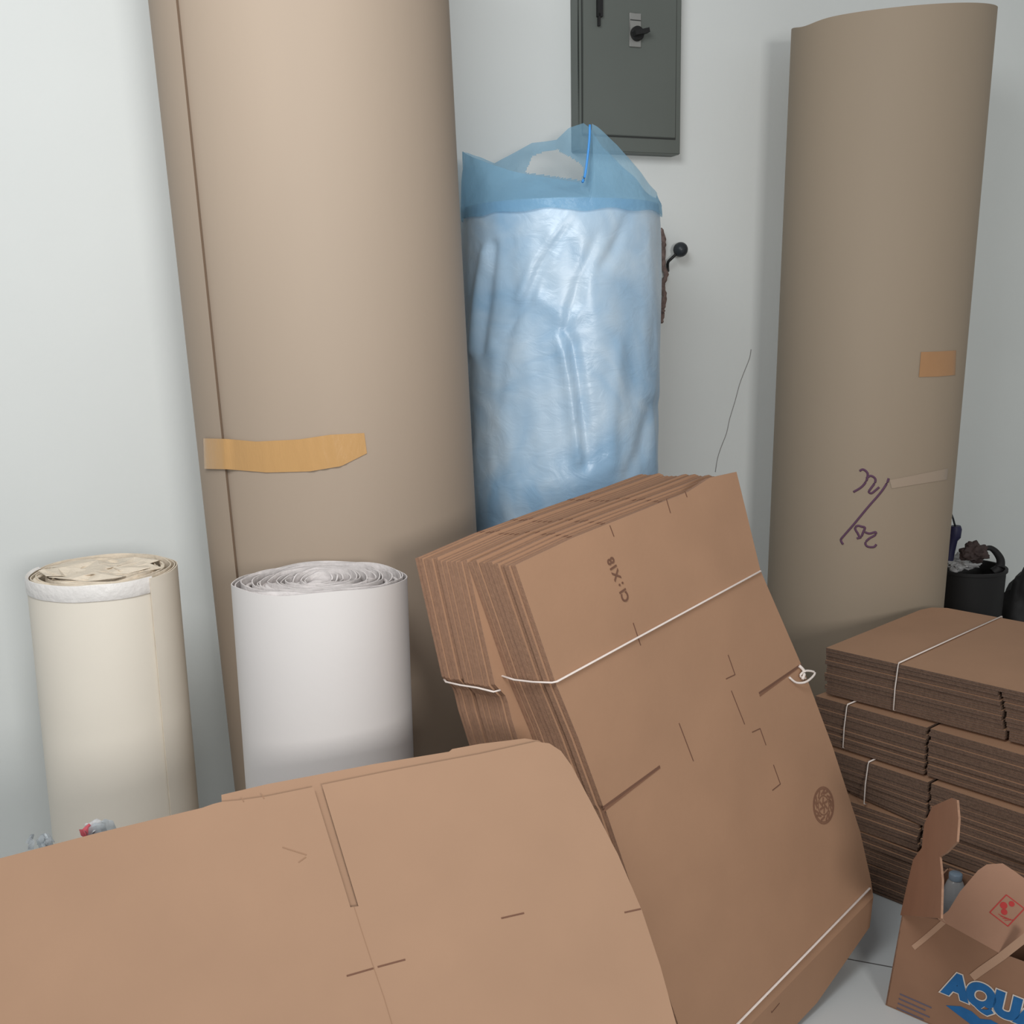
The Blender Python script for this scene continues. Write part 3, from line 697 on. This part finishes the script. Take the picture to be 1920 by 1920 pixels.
for bi, (z0, z1, sh, fw, tw, nb) in enumerate(bundles):
    e = np.array([eS[0]*math.cos(tw)-eS[1]*math.sin(tw), eS[0]*math.sin(tw)+eS[1]*math.cos(tw), 0])
    s2 = np.array([sS[0]*math.cos(tw)-sS[1]*math.sin(tw), sS[0]*math.sin(tw)+sS[1]*math.cos(tw), 0])
    o = np.array([A_[0], A_[1], 0])+eS*sh-sS*fw
    def SP(u, v, w, o=o, e=e, s2=s2): return o+e*u+s2*v+np.array([0, 0, w])
    t = thing('cardboard_bundle', names[bi], 'cardboard bundle', tuple(SP(Lf/2, Ls/2, z0)), group='bundles stacked at the right')
    th = (z1-z0)/nb
    for i in range(nb):
        zb = z0+th*i; rj = random.Random(bi*50+i); du = rj.uniform(-.004, .004); dv = rj.uniform(-.004, .004)
        if bi == 0 and i == nb-1: dv = -0.004
        sl = 0.47+0.006*(nb-i)*0.4+rj.uniform(-.003, .003) if bi == 0 else 0.33+rj.uniform(-.003, .003)
        ol = [(du, dv), (sl, dv), (sl, dv+0.06), (sl+0.010, dv+0.06), (sl+0.010, dv), (Lf+du, dv), (Lf+du, Ls-0.05), (Lf-0.03, Ls+dv), (0.05, Ls+dv), (0.012+du, Ls-0.03), (du, Ls-0.08)]
        if bi == 0 and i == nb-1: ol = [(du, dv), (Lf+du, dv), (Lf+du, Ls-0.05), (Lf-0.03, Ls+dv), (0.05, Ls+dv), (0.012+du, Ls-0.03), (du, Ls-0.08)]
        if bi == 2:   # lower left corner of this bundle is worn away
            k_ = max(0, (7-i))*0.010; ol[0] = (du+k_*1.3, dv+k_*0.5)
        bm = bmesh.new()
        slab_into(bm, ol, zb, zb+th*0.40, SP, (), 0, 1); slab_into(bm, ol, zb+th*0.49, zb+th*0.90, SP, (), 0, 1)
        link('folded_box', bm, [M['kraft_dark'], M['edge_shaded']], t)
    if straps[bi]:
        us = straps[bi]
        pts = [SP(us, Ls+0.003, z0), SP(us, Ls+0.003, z1+0.002), SP(us, Ls*0.5, z1+0.003), SP(us, -0.004, z1+0.003), SP(us-0.001, -0.008, z1-0.004), SP(us-0.006, -0.008, (z0+z1)/2), SP(us-0.008, -0.007, z0+0.006), SP(us-0.008, 0.004, z0+0.001)]
        strap('strap', pts, 0.0026, t)

# ------------------------------------------------------------------ open water carton
K0 = atZ(1660, 1885, 0.0); eK = nrm([0.73, -0.68, 0]); sK = nrm([0.68, 0.73, 0]); nK = -sK
Ktop = onplane(1690, 1712, K0, nK)[2]
def KP(u, v, w):     # along the front, up, outwards; the face leans in a little at its left edge
    return K0+eK*(u+0.028*(v/Ktop)*max(0, 1-u/0.2))+np.array([0, 0, 1.0])*v+nK*w
def kuv(x, y): q = onplane(x, y, K0, nK)-K0; return (q@eK-0.0, q[2])
t = thing('water_carton', 'open torn brown carton with blue lettering and loose flaps, at the lower right', 'carton', tuple(K0+eK*0.2+sK*0.14))
KL, KW = 0.42, 0.27
cutsK = [((x_, 0), (1, 0)) for x_ in (0.05, 0.1, 0.15, 0.2)]
topl = [(0.0, Ktop), kuv(1757,1722), kuv(1800,1745), kuv(1873,1787)]
bm = bmesh.new(); slab_into(bm, [(0, 0.003), (KL, 0.003), (KL, topl[3][1]), topl[3], topl[2], topl[1], (0.0, Ktop)], 0, -0.004, KP, cutsK, 0, 1, 2); fp = link('front_panel', bm, [M['carton'], M['edge'], M['carton_in']], t)
bm = bmesh.new(); slab_into(bm, [(0, 0.003), (KL, 0.003), (KL, Ktop), (0, Ktop)], -KW, -KW+0.004, KP, (), 0, 1); link('back_panel', bm, [M['carton_in'], M['edge']], t)
def KS(u0): return lambda u, v, w: KP(u0+w, v, -u)
bm = bmesh.new(); slab_into(bm, [(0, 0.003), (KW, 0.003), (KW, Ktop), (0, Ktop)], 0, 0.004, KS(0), (), 0, 1); link('side_panel', bm, [M['carton'], M['edge']], t)
bm = bmesh.new(); slab_into(bm, [(0, 0.003), (KW, 0.003), (KW, Ktop), (0, Ktop)], 0, 0.004, KS(KL), (), 0, 1); link('side_panel', bm, [M['carton'], M['edge']], t)
bm = bmesh.new(); box_into(bm, KP, (0, 0.001, -KW), (KL, 0.004, 0)); link('bottom_panel', bm, M['carton_in'], t)
# lettering
def TP(x, y, w): return KP(x, y, w)
bm = bmesh.new(); a0 = kuv(1772, 1855); a1 = kuv(1900, 1905)
lv = a0[1]-0.004
text_mesh_into(bm, 'AQUA', 0.072, lambda x, y, w: KP(a0[0]-0.004+x*1.0, lv+y*1.0, w), 0, offset=0.0085, w=0.0012, shear=0.12, th=0.0006)
link('lettering', bm, [M['white_print']], fp)
bm = bmesh.new()
text_mesh_into(bm, 'AQUA', 0.072, lambda x, y, w: KP(a0[0]-0.004+x*1.0, lv+y*1.0, w), 0, offset=0.0058, w=0.0020, shear=0.12, th=0.0006)
link('lettering', bm, [M['blue_print']], fp)
bm = bmesh.new()
sw = [kuv(*p) for p in ((1772,1884),(1800,1886),(1822,1896),(1838,1910),(1858,1912),(1900,1935),(1960,1975),(1900,1960),(1840,1935),(1800,1905))]
slab_into(bm, sw, 0.0004, 0.0012, lambda u, v, w: KP(u-0.0, v, w), (), 0, 0)
link('wave_mark', bm, [M['blue_print']], fp)
bm = bmesh.new()
for k in range(4):
    p = kuv(1684-1*k, 1862+9*k); strip_into(bm, [p, (p[0]+0.075-0.012*(k % 2), p[1]-0.001)], 0.0035, 0.0004, KP, 0)
link('small_print', bm, [M['grey_print']], fp)
# front flap leaning inwards with the red diamond
h0, h1 = np.array(KP(kuv(1757,1722)[0], kuv(1757,1722)[1], 0.0)), np.array(KP(kuv(1873,1787)[0], kuv(1873,1787)[1], 0.0))
hd = nrm(h1-h0); fdir = nrm(-nK*0.62+np.array([0, 0, 0.78])); fn_ = nrm(np.cross(hd, fdir));
if fn_@(CP-h0) < 0: fn_ = -fn_
fup = np.cross(fn_, hd); fup = fup if fup[2] > 0 else -fup
def guv(x, y): q = onplane(x, y, h0, fn_)-h0; return (q@hd, q@fup)
def GP2(u, v, w): return h0+hd*u+fup*v+fn_*w
bm = bmesh.new(); slab_into(bm, [guv(1758,1723), guv(1778,1708), guv(1800,1672), guv(1834,1632), guv(1850,1621), guv(1880,1619), guv(1900,1632), guv(1925,1650), guv(1975,1680), guv(1990,1745), guv(1925,1757), guv(1875,1788)], 0.001, -0.003, GP2, (), 0, 1)
flp = link('front_flap', bm, [M['carton'], M['edge']], t)
bm = bmesh.new(); dm = [guv(1887,1678), guv(1921,1704), guv(1890,1737), guv(1856,1711), guv(1887,1678)]
strip_into(bm, dm, 0.0022, 0.0014, GP2, 0)
for (x_, y_, r_) in ((1882,1698,.0075), (1897,1695,.006), (1883,1710,.0065)):
    c_ = guv(x_, y_); slab_into(bm, [(c_[0]+math.cos(k*PI/6)*r_, c_[1]+math.sin(k*PI/6)*r_) for k in range(12)], 0.0012, 0.0018, GP2, (), 0, 0)
for k in range(4): strip_into(bm, [guv(1872+4*k, 1714+4*k), guv(1888+4*k, 1722+1*k)], 0.0012, 0.0014, GP2, 0)
link('diamond_mark', bm, [M['red_print']], flp)
bm = bmesh.new()
for (a, b, w_) in (((1700,1772),(1760,1722),.012), ((1822,1832),(1878,1793),.016), ((1878,1793),(1935,1748),.016)):
    p, q = kuv(*a), kuv(*b); strip_into(bm, [p, q], w_, 0.0005+0.0006*(w_ > .013), KP, 0)
    link('tape', bm, mat('pale_tape', (176, 142, 118), 0.3), fp, label='pale strip of packing tape'); bm = bmesh.new()
bm.free()
# tall side flap
nL = nrm(eK*-1+np.array([0, 0, 0.10])+nK*0.55)
L0 = np.array(KP(0.0, Ktop, 0))
def luv(x, y): return onplane(x, y, L0, nL)
def flapmesh(name, px, m_, th_=0.004):
    bm = bmesh.new(); A = [bm.verts.new(luv(*p)) for p in px]; B = [bm.verts.new(luv(*p)-nL*th_) for p in px]
    f = bm.faces.new(A); f = bm.faces.new(B[::-1])
    for k_ in range(len(px)):
        f = bm.faces.new((A[k_], A[(k_+1) % len(px)], B[(k_+1) % len(px)], B[k_])); f.material_index = 1
    return link(name, bm, m_, t)
flapmesh('side_flap', [(1688,1716),(1700,1662),(1712,1612),(1728,1590),(1733,1545),(1748,1512),(1784,1496),(1794,1500),(1797,1535),(1794,1578),(1775,1598),(1762,1606),(1766,1650),(1764,1722)], [M['carton'], M['edge']])
nL2 = nL
# plastic bottles inside
for (px_, py_, lab, dn) in ((1792, 1640, 'clear plastic bottle standing in the open carton, catching the light', 0),):
    zc_ = Ktop+0.012; c_ = atZ(px_, py_, zc_)
    t2 = thing('plastic_bottle', lab, 'bottle', (c_[0], c_[1], 0.005))
    bm = bmesh.new(); hh = zc_-0.005
    lathe_into(bm, [(0.026, 0), (0.032, 0.008), (0.032, hh*0.55), (0.030, hh*0.62), (0.032, hh*0.68), (0.030, hh*0.80), (0.018, hh*0.93), (0.013, hh*0.955)], (c_[0], c_[1], 0.005), 28)
    link('bottle_body', bm, M['clear'], t2, smooth=True)
    bm = bmesh.new(); lathe_into(bm, [(0.0155, 0), (0.0155, 0.014), (0.013, 0.016)], (c_[0], c_[1], 0.005+hh*0.955), 20)
    link('bottle_cap', bm, mat('cap_grey_blue', (120, 136, 150), 0.25), t2, smooth=True)

# ------------------------------------------------------------------ black bin with odds and ends behind the stack
bc = atY(1815, 1062, 3.78); bc = np.array([bc[0], bc[1], bc[2]])
t = thing('waste_bin', 'tall black waste bin in the corner behind the stacked bundles', 'bin', (bc[0], bc[1], 0))
bm = bmesh.new(); h_ = bc[2]
lathe_into(bm, [(0.10, 0), (0.105, 0.01), (0.128, h_-0.012), (0.134, h_-0.010), (0.134, h_), (0.124, h_), (0.118, h_-0.05), (0.10, h_-0.10)], (bc[0], bc[1], 0.001), 40)
link('bin_body', bm, M['bin'], t, smooth=True)
bm = bmesh.new(); tube_into(bm, smooth_path([atY(x, y, 3.72) for x, y in ((1848,1028),(1858,1028),(1868,1036),(1876,1050),(1874,1064),(1862,1074))], 5), [0.008+0.0004*i for i in range(26)], 10); link('bin_handle', bm, M['bin'], t)
rb = random.Random(3)
def blob(name, x, y, Y, r_, m_, label, cat, sq=(1, 1, 1), amp=0.3, seed=0):
    bm = bmesh.new(); bmesh.ops.create_icosphere(bm, subdivisions=4, radius=1)
    c_ = Vector(atY(x, y, Y))
    for v in bm.verts:
        d_ = v.co.copy(); k_ = 1+amp*noise.noise(d_*1.8+Vector((seed, 0, 0)))+amp*0.5*noise.noise(d_*5+Vector((seed, 2, 0)))
        v.co = c_+Vector((d_.x*sq[0], d_.y*sq[1], d_.z*sq[2]))*r_*k_
    return tag(link(name, bm, m_, smooth=True), label, cat)
blob('plastic_wrap', 1800, 1055, 3.74, 0.050, M['whitebag'], 'crumpled greyish white plastic lying on top of the black bin', 'plastic wrap', (1.0, .8, .5), 0.7, 1)
blob('crumpled_ball', 1826, 1036, 3.66, 0.042, M['darkbrown'], 'dark brown crumpled lump on top of the black bin', 'rubbish', (1.0, .8, .8), 0.5, 4)
t = thing('spray_bottle', 'dark navy bottle sticking out of the black bin beside the right roll', 'bottle', tuple(atY(1782, 1050, 3.70)))
bm = bmesh.new(); tube_into(bm, [atY(1779,1050,3.70), atY(1781,1035,3.70), atY(1787,1012,3.70), atY(1790,1006,3.70), atY(1792,992,3.70), atY(1792,986,3.70)], [0.016,0.017,0.016,0.021,0.021,0.017], 14); link('bottle_body', bm, M['navy'], t, smooth=True)
bm = bmesh.new(); tube_into(bm, [atY(1791,987,3.70), atY(1787,972,3.70), atY(1783,962,3.70)], 0.0035, 8); link('straw', bm, M['knob'], t)
bm = bmesh.new(); bmesh.ops.create_icosphere(bm, subdivisions=4, radius=1); tp = atY(1932, 1066, 3.86)
for v in bm.verts:
    d_ = v.co.copy(); k_ = 1+0.16*noise.noise(d_*2.2)+0.10*noise.noise(d_*5)
    v.co = Vector((tp[0]+d_.x*0.115*k_, tp[1]+d_.y*0.10*k_, max(0.002, tp[2]/2+d_.z*tp[2]/2*(1 if d_.z < 0 else k_*0.98))))
tag(link('rubbish_sack', bm, M['bin'], smooth=True), 'black sack standing beside the black bin at the right edge of the view', 'sack')
